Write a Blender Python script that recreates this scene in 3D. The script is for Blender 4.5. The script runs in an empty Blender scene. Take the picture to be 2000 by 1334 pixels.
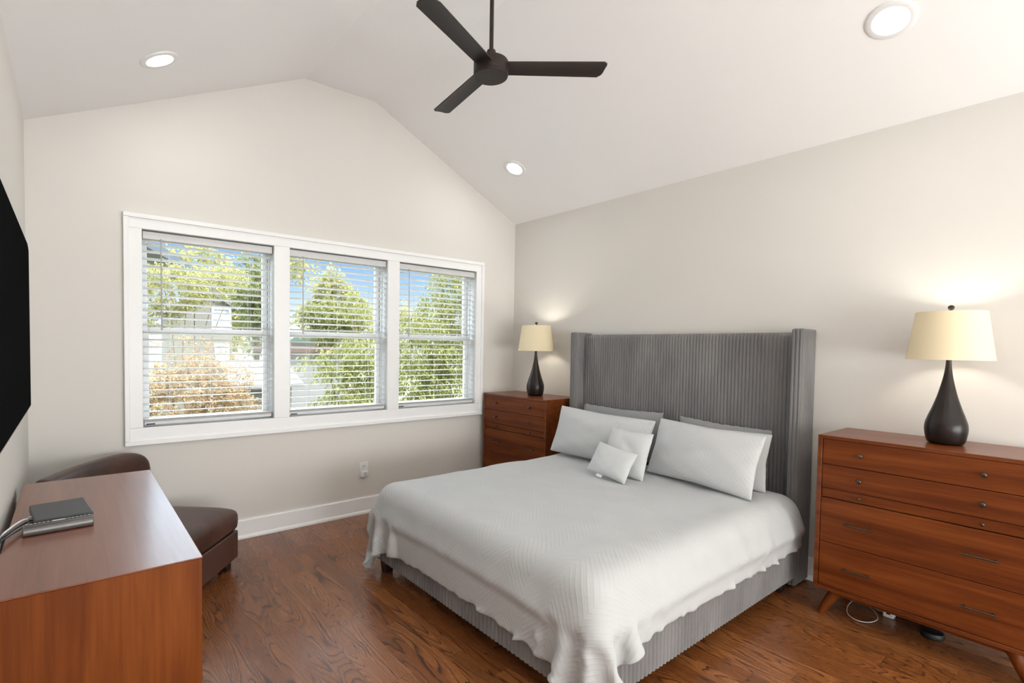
import bpy, bmesh, math, random
import numpy as np
from mathutils import Vector, Matrix, Euler

random.seed(7)
S = bpy.context.scene
COL = S.collection
PI = math.pi

# ------------------------------------------------------------------ camera
YAW, PITCH, ROLL, FPX = 0.6625, -0.0337, 0.0136, 1000.26
fw = Vector((math.sin(YAW)*math.cos(PITCH), math.cos(YAW)*math.cos(PITCH), math.sin(PITCH)))
rt = Vector((math.cos(YAW), -math.sin(YAW), 0)); up = rt.cross(fw)
cr, sr = math.cos(ROLL), math.sin(ROLL)
rt, up = rt*cr + up*sr, up*cr - rt*sr
cam = bpy.data.cameras.new('camera'); cam_o = bpy.data.objects.new('camera', cam); COL.objects.link(cam_o)
M = Matrix(((rt.x, up.x, -fw.x), (rt.y, up.y, -fw.y), (rt.z, up.z, -fw.z))).to_4x4()
M.translation = (-3.2927, -3.5799, 1.2938)
cam_o.matrix_world = M
cam.sensor_width = 36; cam.lens = 36*FPX/2000
cam.shift_x = 0.03964; cam.shift_y = 0.02166
cam.clip_start = 0.02; cam.clip_end = 300
S.camera = cam_o

# ------------------------------------------------------------------ colour management
S.view_settings.view_transform = 'Standard'
S.view_settings.look = 'None'
S.view_settings.exposure = 0.38
S.view_settings.gamma = 1
S.view_settings.use_curve_mapping = False

# ------------------------------------------------------------------ sky, sun, added fill lights
SKY_STRENGTH = .90
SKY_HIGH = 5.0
GLARE_BAND = 11.0
SUN_STRENGTH = 6.0
REAR_POWER = 168
SIDE_POWER = 60
CAN_POWER = 1.5
LAMP_POWER = 15.0
w = bpy.data.worlds.new('sky'); S.world = w; w.use_nodes = True
nt = w.node_tree; nt.nodes.clear()
tc = nt.nodes.new('ShaderNodeTexCoord'); sp = nt.nodes.new('ShaderNodeSeparateXYZ')
rp = nt.nodes.new('ShaderNodeValToRGB'); bg = nt.nodes.new('ShaderNodeBackground'); ou = nt.nodes.new('ShaderNodeOutputWorld')
nt.links.new(tc.outputs['Generated'], sp.inputs[0]); nt.links.new(sp.outputs['Z'], rp.inputs[0])
rp.color_ramp.elements[0].position = 0.0; rp.color_ramp.elements[0].color = (.95, .97, 1.0, 1)
rp.color_ramp.elements[1].position = 0.6; rp.color_ramp.elements[1].color = (.90, .95, 1.0, 1)
for pos_, c_ in ((.05, (.82, .90, 1.0)), (.10, (.46, .67, .97)), (.17, (.23, .46, .90)), (.30, (.78, .89, 1.0))):
    e = rp.color_ramp.elements.new(pos_); e.color = (*c_, 1)
# sky above the view raised to light the windows, clear blue band low down
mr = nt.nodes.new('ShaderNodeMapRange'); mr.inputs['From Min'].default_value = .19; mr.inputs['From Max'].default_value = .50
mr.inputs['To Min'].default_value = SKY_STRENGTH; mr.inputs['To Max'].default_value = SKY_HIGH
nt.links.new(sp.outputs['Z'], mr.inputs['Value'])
# added bright sky band above the view, for window glare on desk and floor
def wmath(op, a, b=0.0):
    nd = nt.nodes.new('ShaderNodeMath'); nd.operation = op
    for q, v in ((0, a), (1, b)):
        if isinstance(v, bpy.types.NodeSocket): nt.links.new(v, nd.inputs[q])
        else: nd.inputs[q].default_value = v
    return nd.outputs[0]
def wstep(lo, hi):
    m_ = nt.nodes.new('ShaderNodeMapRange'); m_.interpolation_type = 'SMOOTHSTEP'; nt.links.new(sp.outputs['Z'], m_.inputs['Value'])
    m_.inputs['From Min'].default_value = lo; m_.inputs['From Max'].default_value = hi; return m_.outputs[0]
glare_band = wmath('MULTIPLY', wmath('MULTIPLY', wstep(.20, .28), wmath('SUBTRACT', 1.0, wstep(.45, .60))), wmath('MAXIMUM', sp.outputs['Y'], 0.0))
nt.links.new(rp.outputs[0], bg.inputs[0]); nt.links.new(wmath('ADD', mr.outputs[0], wmath('MULTIPLY', glare_band, GLARE_BAND)), bg.inputs[1])
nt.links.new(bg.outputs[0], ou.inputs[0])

def light(name, kind, loc, energy, color=(1, 1, 1), parent=None, rot=None, **kw):
    l = bpy.data.lights.new(name, kind); l.energy = energy; l.color = color
    for k, v in kw.items(): setattr(l, k, v)
    o = bpy.data.objects.new(name, l); COL.objects.link(o); o.location = loc
    if rot: o.rotation_euler = rot
    if parent: o.parent = parent
    return o

light('sun', 'SUN', (8, -10, 14), SUN_STRENGTH, (1.0, 0.95, 0.86), rot=(math.radians(34), 0, math.radians(22)), angle=0.01)
# added fill light behind the camera; the rear wall has no opening
light('rear_fill', 'AREA', (-1.75, -6.52, 1.30), REAR_POWER, (.955, .985, 1.0), rot=(math.radians(119), 0, 0),
      shape='RECTANGLE', size=3.0, size_y=2.1)

# second added fill, unseen on the right wall, brightening the left ceiling slope
light('side_fill', 'AREA', (-.04, -5.4, 1.45), SIDE_POWER, (1.0, 0.99, 0.97), rot=(0, math.radians(112), 0), shape='RECTANGLE', size=1.7, size_y=1.8)

# ------------------------------------------------------------------ node helpers
class N:
    def __init__(s, name):
        s.m = bpy.data.materials.new(name); s.m.use_nodes = True
        s.t = s.m.node_tree; s.t.nodes.clear()
        s.out = s.t.nodes.new('ShaderNodeOutputMaterial')
    def n(s, ty, **kw):
        nd = s.t.nodes.new(ty)
        for k, v in kw.items(): setattr(nd, k, v)
        return nd
    def l(s, a, b): s.t.links.new(a, b)
    def val(s, sock, v):
        if hasattr(v, 'links') or isinstance(v, bpy.types.NodeSocket): s.l(v, sock)
        else: sock.default_value = v
    def math(s, op, a, b=0.0, c=None):
        nd = s.n('ShaderNodeMath', operation=op); s.val(nd.inputs[0], a); s.val(nd.inputs[1], b)
        if c is not None: s.val(nd.inputs[2], c)
        return nd.outputs[0]
    def coords(s, which='Object'): return s.n('ShaderNodeTexCoord').outputs[which]
    def mapped(s, scale, which='Object', loc=(0, 0, 0), src=None):
        mp = s.n('ShaderNodeMapping'); s.l(src if src is not None else s.coords(which), mp.inputs[0])
        mp.inputs['Scale'].default_value = scale; mp.inputs['Location'].default_value = loc
        return mp.outputs[0]
    def noise(s, vec, scale=5, detail=4, rough=.5, dist=0.0):
        nd = s.n('ShaderNodeTexNoise'); s.l(vec, nd.inputs['Vector'])
        nd.inputs['Scale'].default_value = scale; nd.inputs['Detail'].default_value = detail
        nd.inputs['Roughness'].default_value = rough; nd.inputs['Distortion'].default_value = dist
        return nd.outputs['Fac']
    def ramp(s, fac, stops):
        nd = s.n('ShaderNodeValToRGB'); s.l(fac, nd.inputs[0]); el = nd.color_ramp.elements
        while len(el) < len(stops): el.new(0.5)
        for e_, (p, c) in zip(el, stops): e_.position = p; e_.color = (*c, 1)
        return nd.outputs[0]
    def mix(s, fac, a, b, mode='MIX'):
        nd = s.n('ShaderNodeMix', data_type='RGBA', blend_type=mode)
        s.val(nd.inputs[0], fac)
        for k, v in ((6, a), (7, b)):
            if isinstance(v, tuple): nd.inputs[k].default_value = (*v, 1)
            else: s.l(v, nd.inputs[k])
        return nd.outputs[2]
    def bump(s, h, strength=.3, dist=.005):
        nd = s.n('ShaderNodeBump'); nd.inputs['Strength'].default_value = strength; nd.inputs['Distance'].default_value = dist
        s.l(h, nd.inputs['Height']); return nd.outputs[0]
    def principled(s, color, rough=.5, normal=None, **kw):
        p = s.n('ShaderNodeBsdfPrincipled')
        if isinstance(color, tuple): p.inputs['Base Color'].default_value = (*color, 1)
        else: s.l(color, p.inputs['Base Color'])
        s.val(p.inputs['Roughness'], rough)
        if normal is not None: s.l(normal, p.inputs['Normal'])
        for k, v in kw.items():
            sock = p.inputs[k.replace('_', ' ')]
            if isinstance(v, tuple): v = (*v, 1)
            s.val(sock, v)
        s.l(p.outputs[0], s.out.inputs[0]); return p

def simple(name, color, rough=.5, nscale=40, nstr=.05, **kw):
    a = N(name); v = a.coords()
    f = a.noise(v, nscale, 3)
    c = a.mix(f, tuple(x*(1-nstr) for x in color), tuple(min(1, x*(1+nstr)) for x in color))
    a.principled(c, rough, **kw); return a.m

def emit(name, color, strength):
    a = N(name); e_ = a.n('ShaderNodeEmission'); e_.inputs[0].default_value = (*color, 1); e_.inputs[1].default_value = strength
    a.l(e_.outputs[0], a.out.inputs[0]); return a.m

def wall_paint(name, color, rough=.6):
    a = N(name); v = a.coords()
    f = a.noise(v, 2.2, 2); g = a.noise(v, 220, 2)
    c = a.mix(f, tuple(x*.985 for x in color), tuple(min(1, x*1.015) for x in color))
    a.principled(c, rough, a.bump(g, .06, .002), **{'Specular_IOR_Level': .3}); return a.m

def wood(name, dark, mid, light_, axis=2, rough=.35, scale=1.0, coat=.25, spec=.14):
    """straight-grained stained hardwood, grain running along the given axis"""
    a = N(name); v = a.coords()
    sc = [26*scale]*3; sc[axis] = 1.3*scale
    f = a.noise(a.mapped(tuple(sc), src=v), 1, 6, .6, .6)
    sc2 = [7*scale]*3; sc2[axis] = .8*scale
    g = a.noise(a.mapped(tuple(sc2), src=v, loc=(3, 1, 2)), 1, 3, .5, .8)
    sc3 = [160*scale]*3; sc3[axis] = 6*scale
    h = a.noise(a.mapped(tuple(sc3), src=v), 1, 2)
    k = a.math('ADD', a.math('MULTIPLY', f, .55), a.math('MULTIPLY', g, .45))
    k = a.math('ADD', k, a.math('MULTIPLY', a.math('SUBTRACT', h, .5), .12))
    c = a.ramp(k, [(.34, dark), (.5, mid), (.68, light_)])
    a.principled(c, rough, a.bump(h, .05, .001), Coat_Weight=coat, Coat_Roughness=.2, Specular_IOR_Level=spec); return a.m

def floor_wood():
    a = N('oak_planks'); v = a.coords(); sx = a.n('ShaderNodeSeparateXYZ'); a.l(v, sx.inputs[0])
    X, Y = sx.outputs[0], sx.outputs[1]; W_, L_ = .083, 1.15
    px = a.math('DIVIDE', X, W_); i = a.math('FLOOR', px); fx = a.math('FRACT', px)
    w1 = a.n('ShaderNodeTexWhiteNoise', noise_dimensions='1D'); a.l(i, w1.inputs['W'])
    py = a.math('ADD', a.math('DIVIDE', Y, L_), a.math('MULTIPLY', w1.outputs['Value'], 7.3)); j = a.math('FLOOR', py); fy = a.math('FRACT', py)
    cb = a.n('ShaderNodeCombineXYZ'); a.l(i, cb.inputs[0]); a.l(j, cb.inputs[1])
    w2 = a.n('ShaderNodeTexWhiteNoise', noise_dimensions='3D'); a.l(cb.outputs[0], w2.inputs['Vector'])
    rnd = w2.outputs['Value']
    # coordinates of each board shifted at random
    co = a.n('ShaderNodeCombineXYZ')
    a.l(a.math('MULTIPLY', X, 10.0), co.inputs[0])
    a.l(a.math('ADD', a.math('MULTIPLY', Y, 1.35), a.math('MULTIPLY', rnd, 60)), co.inputs[1])
    a.l(a.math('MULTIPLY', rnd, 23), co.inputs[2])
    n1 = a.noise(co.outputs[0], 1, 1.0, .35, .45)
    co3 = a.n('ShaderNodeCombineXYZ'); a.l(a.math('MULTIPLY', X, 60), co3.inputs[0]); a.l(a.math('MULTIPLY', Y, 14), co3.inputs[1]); a.l(rnd, co3.inputs[2])
    pores0 = a.noise(co3.outputs[0], 1, 2, .5)
    rings = a.math('FRACT', a.math('ADD', a.math('MULTIPLY', n1, 21), a.math('MULTIPLY', pores0, .35)))           # cathedral growth rings = contours of a stretched field
    edge = a.ramp(rings, [(.0, (.25, .25, .25)), (.10, (0, 0, 0)), (.50, (.06, .06, .06)), (.80, (.35, .35, .35)), (.93, (1, 1, 1)), (1, (.9, .9, .9))])
    co2 = a.n('ShaderNodeCombineXYZ'); a.l(a.math('MULTIPLY', X, 420), co2.inputs[0]); a.l(a.math('MULTIPLY', Y, 9), co2.inputs[1]); a.l(rnd, co2.inputs[2])
    pores = a.noise(co2.outputs[0], 1, 2, .6)
    pm = a.math('MULTIPLY', a.ramp(pores, [(.50, (0, 0, 0)), (.66, (1, 1, 1))]), .55)
    dk = a.math('MINIMUM', a.math('ADD', a.math('MULTIPLY', edge, .9), a.math('MULTIPLY', pm, a.math('ADD', .25, edge))), 1.0)
    base = a.ramp(rnd, [(0, (.205, .066, .017)), (.5, (.285, .098, .027)), (1, (.350, .130, .040))])
    c = a.mix(dk, base, (.060, .018, .0055))
    # joints
    gx = a.math('LESS_THAN', a.math('MINIMUM', fx, a.math('SUBTRACT', 1, fx)), .012)
    gy = a.math('LESS_THAN', fy, .0018)
    c = a.mix(a.math('MULTIPLY', a.math('MAXIMUM', gx, gy), .7), c, (.03, .01, .004))
    bmp = a.bump(a.math('SUBTRACT', 1, dk), .12, .0012)
    a.principled(c, a.math('ADD', .27, a.math('MULTIPLY', dk, .12)), bmp, Coat_Weight=.2, Coat_Roughness=.2); return a.m

def velvet(name, c0, c1):
    a = N(name); v = a.coords()
    f = a.noise(a.mapped((5, 5, 1.6), src=v), 1, 4, .6); g = a.noise(v, 420, 2)
    k = a.math('ADD', a.math('MULTIPLY', f, .8), a.math('MULTIPLY', g, .2))
    c = a.ramp(k, [(.32, c0), (.66, c1)])
    a.principled(c, .75, a.bump(g, .2, .001), Sheen_Weight=.75, Sheen_Roughness=.3, Sheen_Tint=(.95, .96, 1.0), Specular_IOR_Level=.15); return a.m

def leather(name):
    a = N(name); v = a.coords()
    f = a.noise(v, 6, 4, .6); vo = a.n('ShaderNodeTexVoronoi'); a.l(v, vo.inputs['Vector']); vo.inputs['Scale'].default_value = 320
    c = a.ramp(f, [(.3, (.040, .017, .012)), (.7, (.090, .042, .030))])
    a.principled(c, .36, a.bump(vo.outputs['Distance'], .12, .001), Specular_IOR_Level=.55); return a.m

def chevron_cloth(name, color, period=.30, spacing=.036, amp=.42, strength=.5):
    a = N(name); uv = a.coords('UV'); sx = a.n('ShaderNodeSeparateXYZ'); a.l(uv, sx.inputs[0])
    U, V = sx.outputs[0], sx.outputs[1]
    tri = a.math('ABSOLUTE', a.math('SUBTRACT', a.math('FRACT', a.math('DIVIDE', U, period)), .5))
    s_ = a.math('ADD', V, a.math('MULTIPLY', tri, period*amp*2.4))
    wv = a.math('SINE', a.math('MULTIPLY', s_, 2*PI/spacing))
    ridge = a.math('POWER', a.math('MAXIMUM', wv, 0), 1.5)
    tuft = a.math('SINE', a.math('MULTIPLY', U, 2*PI/.012))
    h = a.math('MULTIPLY', ridge, a.math('ADD', .8, a.math('MULTIPLY', tuft, .2)))
    nz = a.noise(a.mapped((1, 1, 1), 'Object'), 16, 5, .6)
    fine = a.noise(a.mapped((1, 1, 1), 'Object'), 420, 2)
    hh = a.math('ADD', a.math('MULTIPLY', h, .55), a.math('ADD', a.math('MULTIPLY', nz, .9), a.math('MULTIPLY', fine, .1)))
    a.principled(color, .85, a.bump(hh, strength, .006), Sheen_Weight=.15, Specular_IOR_Level=.15); return a.m

def leafy(name, cols):
    a = N(name); g = a.n('ShaderNodeNewGeometry')
    n_ = len(cols); c = a.ramp(g.outputs['Random Per Island'], [(k/(n_-1), col) for k, col in enumerate(cols)])
    d = a.n('ShaderNodeBsdfDiffuse'); t = a.n('ShaderNodeBsdfTranslucent'); mx = a.n('ShaderNodeMixShader'); mx.inputs[0].default_value = .45
    a.l(c, d.inputs[0]); a.l(c, t.inputs[0]); a.l(d.outputs[0], mx.inputs[1]); a.l(t.outputs[0], mx.inputs[2])
    a.l(mx.outputs[0], a.out.inputs[0]); return a.m

def glass_mat():
    a = N('window_glass'); t = a.n('ShaderNodeBsdfTransparent'); t.inputs[0].default_value = (.97, .985, .98, 1)
    g = a.n('ShaderNodeBsdfGlossy'); g.inputs['Roughness'].default_value = .02
    fr = a.n('ShaderNodeFresnel'); fr.inputs[0].default_value = 1.45
    mx = a.n('ShaderNodeMixShader'); a.l(a.math('MULTIPLY', fr.outputs[0], .25), mx.inputs[0])
    a.l(t.outputs[0], mx.inputs[1]); a.l(g.outputs[0], mx.inputs[2]); a.l(mx.outputs[0], a.out.inputs[0]); return a.m

def shade_mat():
    a = N('linen_shade'); v = a.coords()
    f = a.noise(a.mapped((900, 900, 60), src=v), 1, 2); g = a.noise(a.mapped((60, 60, 900), src=v), 1, 2)
    c = a.mix(a.math('MULTIPLY', a.math('ADD', f, g), .5), (.80, .68, .46), (.90, .80, .58))
    d = a.n('ShaderNodeBsdfDiffuse'); t = a.n('ShaderNodeBsdfTranslucent'); mx = a.n('ShaderNodeMixShader'); mx.inputs[0].default_value = .07
    a.l(c, d.inputs[0]); a.l(c, t.inputs[0]); a.l(d.outputs[0], mx.inputs[1]); a.l(t.outputs[0], mx.inputs[2]); a.l(mx.outputs[0], a.out.inputs[0]); return a.m

def screen_mat():
    a = N('black_screen'); d = a.n('ShaderNodeBsdfDiffuse'); d.inputs[0].default_value = (.004, .004, .0045, 1)
    g = a.n('ShaderNodeBsdfGlossy'); g.inputs['Roughness'].default_value = .28; mx = a.n('ShaderNodeMixShader'); mx.inputs[0].default_value = .008
    a.l(d.outputs[0], mx.inputs[1]); a.l(g.outputs[0], mx.inputs[2]); a.l(mx.outputs[0], a.out.inputs[0]); return a.m

def siding(name, color, pitch=.18):
    a = N(name); sx = a.n('ShaderNodeSeparateXYZ'); a.l(a.coords(), sx.inputs[0])
    f = a.math('FRACT', a.math('DIVIDE', sx.outputs[2], pitch))
    c = a.mix(a.math('LESS_THAN', f, .08), color, tuple(x*.7 for x in color))
    a.principled(c, .7, a.bump(f, .4, .02)); return a.m

MAT = dict(
    wall=wall_paint('taupe_wall_paint', (.700, .678, .638)),
    ceil=wall_paint('white_ceiling_paint', (.88, .873, .86)),
    trim=simple('white_trim_paint', (.88, .885, .885), .35, 30, .01),
    sash=simple('white_vinyl_sash', (.68, .685, .685), .35, 30, .01),
    floor=floor_wood(),
    mahog=wood('mahogany', (.078, .016, .0034), (.148, .035, .0070), (.225, .061, .0125), axis=1, rough=.40, coat=.08),
    mahog_v=wood('mahogany_upright', (.080, .017, .003), (.150, .037, .0055), (.225, .064, .011), axis=2, rough=.45, scale=.7, coat=.05),
    mahog_case=wood('mahogany_case', (.078, .016, .0034), (.148, .035, .0070), (.225, .061, .0125), axis=1, rough=.34, coat=.35),
    mahog_top=wood('mahogany_top', (.125, .031, .010), (.185, .048, .016), (.240, .070, .025), axis=1, rough=.38, coat=.55, spec=.5),
    gap=simple('painted_gap_shade', (.012, .006, .004), .8),
    bronze=simple('oil_rubbed_bronze', (.10, .075, .06), .32, 60, .1, Metallic=.9),
    brown=simple('espresso_resin', (.012, .0075, .006), .30, 30, .15, Specular_IOR_Level=.35),
    fan=simple('espresso_fan_finish', (.026, .018, .015), .5, 50, .12, Specular_IOR_Level=.3),
    black=simple('black_plastic', (.010, .010, .011), .45),
    screen=screen_mat(),
    darkgrey=simple('charcoal_plastic', (.055, .060, .066), .5, 300, .25),
    silver=simple('brushed_grey_metal', (.15, .145, .14), .35, 90, .08, Metallic=.7),
    keys=simple('pale_grey_keys', (.45, .45, .46), .5),
    white_pl=simple('white_plastic', (.80, .80, .79), .35),
    velvet=velvet('grey_channel_velvet', (.148, .143, .144), (.240, .230, .225)),
    leather=leather('brown_leather'),
    darkwood=simple('espresso_wood', (.020, .010, .008), .4),
    comf=chevron_cloth('white_chevron_cotton', (.478, .487, .485), .26, .023, .42, .26),
    sham=chevron_cloth('white_chevron_sham', (.55, .56, .557), .24, .028, .42, .16),
    cotton=chevron_cloth('white_plain_cotton', (.56, .57, .567), .3, .9, .1, .25),
    grey_cotton=chevron_cloth('grey_cotton', (.30, .305, .305), .3, .9, .1, .4),
    shade=shade_mat(),
    glow=emit('warm_bulb_glow', (1, .86, .62), 14),
    can_glow=emit('downlight_glow', (1, .98, .95), 9),
    glass=glass_mat(),
    slat=simple('white_blind_slat', (.66, .66, .66), .4, 20, .01),
    cord=simple('pale_cord', (.72, .71, .70), .6),
    wand=simple('clear_grey_wand', (.45, .43, .43), .3),
)

# ------------------------------------------------------------------ mesh helpers
def bm_new(): return bmesh.new()

def box(bm, x0, x1, y0, y1, z0, z1):
    x0, x1 = min(x0, x1), max(x0, x1); y0, y1 = min(y0, y1), max(y0, y1); z0, z1 = min(z0, z1), max(z0, z1)
    vs = [bm.verts.new(p) for p in ((x0, y0, z0), (x1, y0, z0), (x1, y1, z0), (x0, y1, z0), (x0, y0, z1), (x1, y0, z1), (x1, y1, z1), (x0, y1, z1))]
    for f in ((0, 3, 2, 1), (4, 5, 6, 7), (0, 1, 5, 4), (1, 2, 6, 5), (2, 3, 7, 6), (3, 0, 4, 7)): bm.faces.new([vs[k] for k in f])
    return vs

def prism(bm, pts, vec):
    """closed planar outline swept along vec"""
    a = [bm.verts.new(p) for p in pts]; b = [bm.verts.new(Vector(p)+Vector(vec)) for p in pts]
    n_ = len(pts)
    bm.faces.new(a[::-1]); bm.faces.new(b)
    for k in range(n_): bm.faces.new((a[k], a[(k+1) % n_], b[(k+1) % n_], b[k]))

def lathe(bm, prof, seg=40, center=(0, 0, 0), cap=True):
    rings = []
    for r, z in prof:
        rings.append([bm.verts.new((center[0]+r*math.cos(2*PI*k/seg), center[1]+r*math.sin(2*PI*k/seg), center[2]+z)) for k in range(seg)])
    for a, b in zip(rings, rings[1:]):
        for k in range(seg): bm.faces.new((a[k], a[(k+1) % seg], b[(k+1) % seg], b[k]))
    if cap:
        bm.faces.new(rings[0][::-1]); bm.faces.new(rings[-1])

def tube(bm, pts, r, seg=10, cap=True):
    pts = [Vector(p) for p in pts]; rr = r if isinstance(r, (list, tuple)) else [r]*len(pts)
    rings = []; prev = None
    for k, p in enumerate(pts):
        t = (pts[min(k+1, len(pts)-1)]-pts[max(k-1, 0)]).normalized()
        if prev is None:
            nrm = t.orthogonal().normalized()
        else:
            nrm = (prev-t*prev.dot(t)); nrm = nrm.normalized() if nrm.length > 1e-6 else t.orthogonal().normalized()
        prev = nrm; bn = t.cross(nrm)
        rings.append([bm.verts.new(p+(nrm*math.cos(2*PI*q/seg)+bn*math.sin(2*PI*q/seg))*rr[k]) for q in range(seg)])
    for a, b in zip(rings, rings[1:]):
        for q in range(seg): bm.faces.new((a[q], a[(q+1) % seg], b[(q+1) % seg], b[q]))
    if cap: bm.faces.new(rings[0][::-1]); bm.faces.new(rings[-1])

def spline(pts, n_=8):
    """Catmull-Rom through the points"""
    P = [Vector(p) for p in pts]; P = [P[0]*2-P[1]]+P+[P[-1]*2-P[-2]]; out = []
    for k in range(1, len(P)-2):
        for q in range(n_):
            t = q/n_
            out.append(.5*((2*P[k])+(-P[k-1]+P[k+1])*t+(2*P[k-1]-5*P[k]+4*P[k+1]-P[k+2])*t*t+(-P[k-1]+3*P[k]-3*P[k+1]+P[k+2])*t**3))
    out.append(P[-2]); return out

def obj(name, bm, mat, parent=None, smooth=False, bevel=0, seg=2, loc=None, rot=None, subsurf=0):
    bmesh.ops.recalc_face_normals(bm, faces=bm.faces)
    me = bpy.data.meshes.new(name); bm.to_mesh(me); bm.free()
    if smooth:
        for p in me.polygons: p.use_smooth = True
    o = bpy.data.objects.new(name, me); COL.objects.link(o); me.materials.append(mat)
    if bevel:
        b = o.modifiers.new('bevel', 'BEVEL'); b.width = bevel; b.segments = seg; b.limit_method = 'ANGLE'; b.angle_limit = math.radians(40)
        for p in me.polygons: p.use_smooth = True
        try: me.set_sharp_from_angle(angle=math.radians(60))
        except Exception: pass
        b.harden_normals = False
    if subsurf:
        s_ = o.modifiers.new('subsurf', 'SUBSURF'); s_.levels = s_.render_levels = subsurf
    if parent: o.parent = parent
    if loc: o.location = loc
    if rot: o.rotation_euler = rot
    return o

def smooth_angle(o, deg=40):
    for p in o.data.polygons: p.use_smooth = True
    o.data.set_sharp_from_angle(angle=math.radians(deg)); return o

def tag(o, label, cat, group=None):
    o['label'] = label; o['category'] = cat
    if group: o['group'] = group
    return o

def thing(name, label, cat, loc=(0, 0, 0), rotz=0, group=None):
    o = bpy.data.objects.new(name, None); COL.objects.link(o); o.location = loc; o.rotation_euler = (0, 0, rotz)
    o.empty_display_size = .1
    return tag(o, label, cat, group)

def struct(o): o['kind'] = 'structure'; return o

def copy_tree(o, parent=None):
    c = o.copy(); COL.objects.link(c)
    if parent: c.parent = parent
    for ch in list(o.children): copy_tree(ch, c)
    return c

# ------------------------------------------------------------------ room shell
W = 3.4803; EAVE = 2.44; FLAT = 3.1366; XA = -W+1.4812; XB = -W+2.0271; REAR = -6.6; TH = .16
bm = bm_new(); box(bm, -W-TH, TH, REAR-TH, TH, -.12, 0); struct(obj('floor', bm, MAT['floor']))
# window wall with three openings
OP = [(-2.9645, -2.2112), (-2.1059, -1.3469), (-1.2424, -.4648)]; OZ0, OZ1 = .7868, 1.9546
bm = bm_new()
box(bm, -W-TH, TH, 0, TH, 0, OZ0-.012)
xs = [-W-TH]+[v for a, b in OP for v in (a-.012, b+.012)]+[TH]
for a, b in zip(xs[::2], xs[1::2]): box(bm, a, b, 0, TH, OZ0-.012, OZ1+.012)
prism(bm, [(-W-TH, 0, OZ1+.012), (TH, 0, OZ1+.012), (TH, 0, EAVE+.05), (0, 0, EAVE+.05), (XB, 0, FLAT+.05), (XA, 0, FLAT+.05), (-W, 0, EAVE+.05), (-W-TH, 0, EAVE+.05)], (0, TH, 0))
struct(obj('wall_back', bm, MAT['wall']))
bm = bm_new(); box(bm, 0, TH, REAR, 0, 0, EAVE+.05); struct(obj('wall_right', bm, MAT['wall']))
bm = bm_new(); box(bm, -W-TH, -W, REAR, 0, 0, EAVE+.05); struct(obj('wall_left', bm, MAT['wall']))
bm = bm_new()
prism(bm, [(-W-TH, REAR, 0), (TH, REAR, 0), (TH, REAR, EAVE+.05), (0, REAR, EAVE+.05), (XB, REAR, FLAT+.05), (XA, REAR, FLAT+.05), (-W, REAR, EAVE+.05), (-W-TH, REAR, EAVE+.05)], (0, -TH, 0))
struct(obj('wall_front', bm, MAT['wall']))
bm = bm_new(); T = .18
sl = (FLAT-EAVE)/1.4812; s2 = (FLAT-EAVE)/(-XB)
prism(bm, [(-W-TH, .35, EAVE-TH*sl), (-W, .35, EAVE), (XA, .35, FLAT), (XB, .35, FLAT), (0, .35, EAVE), (TH, .35, EAVE-TH*s2),
           (TH, .35, EAVE-TH*s2+T), (XB, .35, FLAT+T), (XA, .35, FLAT+T), (-W-TH, .35, EAVE-TH*sl+T)], (0, REAR-TH-.35, 0))
struct(obj('ceiling', bm, MAT['ceil']))

def baseboard(name, p0, p1, nrm):
    bm = bm_new(); p0, p1, nrm = Vector(p0), Vector(p1), Vector(nrm)
    prof = [(0, 0), (.024, 0), (.024, .010), (.020, .020), (.014, .024), (.014, .118), (.010, .126), (0, .126)]
    prism(bm, [p0+nrm*a+Vector((0, 0, b)) for a, b in prof], p1-p0)
    struct(obj(name, bm, MAT['trim']))
baseboard('baseboard_back', (-W, 0, 0), (0, 0, 0), (0, -1, 0))
baseboard('baseboard_right', (0, -.024, 0), (0, REAR, 0), (-1, 0, 0))
baseboard('baseboard_left', (-W, -.024, 0), (-W, REAR, 0), (1, 0, 0))

# window casing
WX0, WX1, WZ0, WZ1 = -3.0522, -.3912, .6886, 2.0358
bm = bm_new(); D = .018
box(bm, WX0, WX1, -D, 0, OZ1, WZ1); box(bm, WX0, WX1, -D, 0, WZ0, OZ0)
box(bm, WX0, OP[0][0], -D, 0, OZ0, OZ1); box(bm, OP[2][1], WX1, -D, 0, OZ0, OZ1)
box(bm, OP[0][1], OP[1][0], -D, 0, OZ0, OZ1); box(bm, OP[1][1], OP[2][0], -D, 0, OZ0, OZ1)
B = .022
box(bm, WX0-.004, WX1+.004, -.030, 0, WZ1-B, WZ1+.004); box(bm, WX0-.004, WX1+.004, -.030, 0, WZ0-.004, WZ0+B)
box(bm, WX0-.004, WX0+B, -.030, 0, WZ0+B, WZ1-B); box(bm, WX1-B, WX1+.004, -.030, 0, WZ0+B, WZ1-B)
struct(obj('trim_1', bm, MAT['trim'], bevel=.003))

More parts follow.
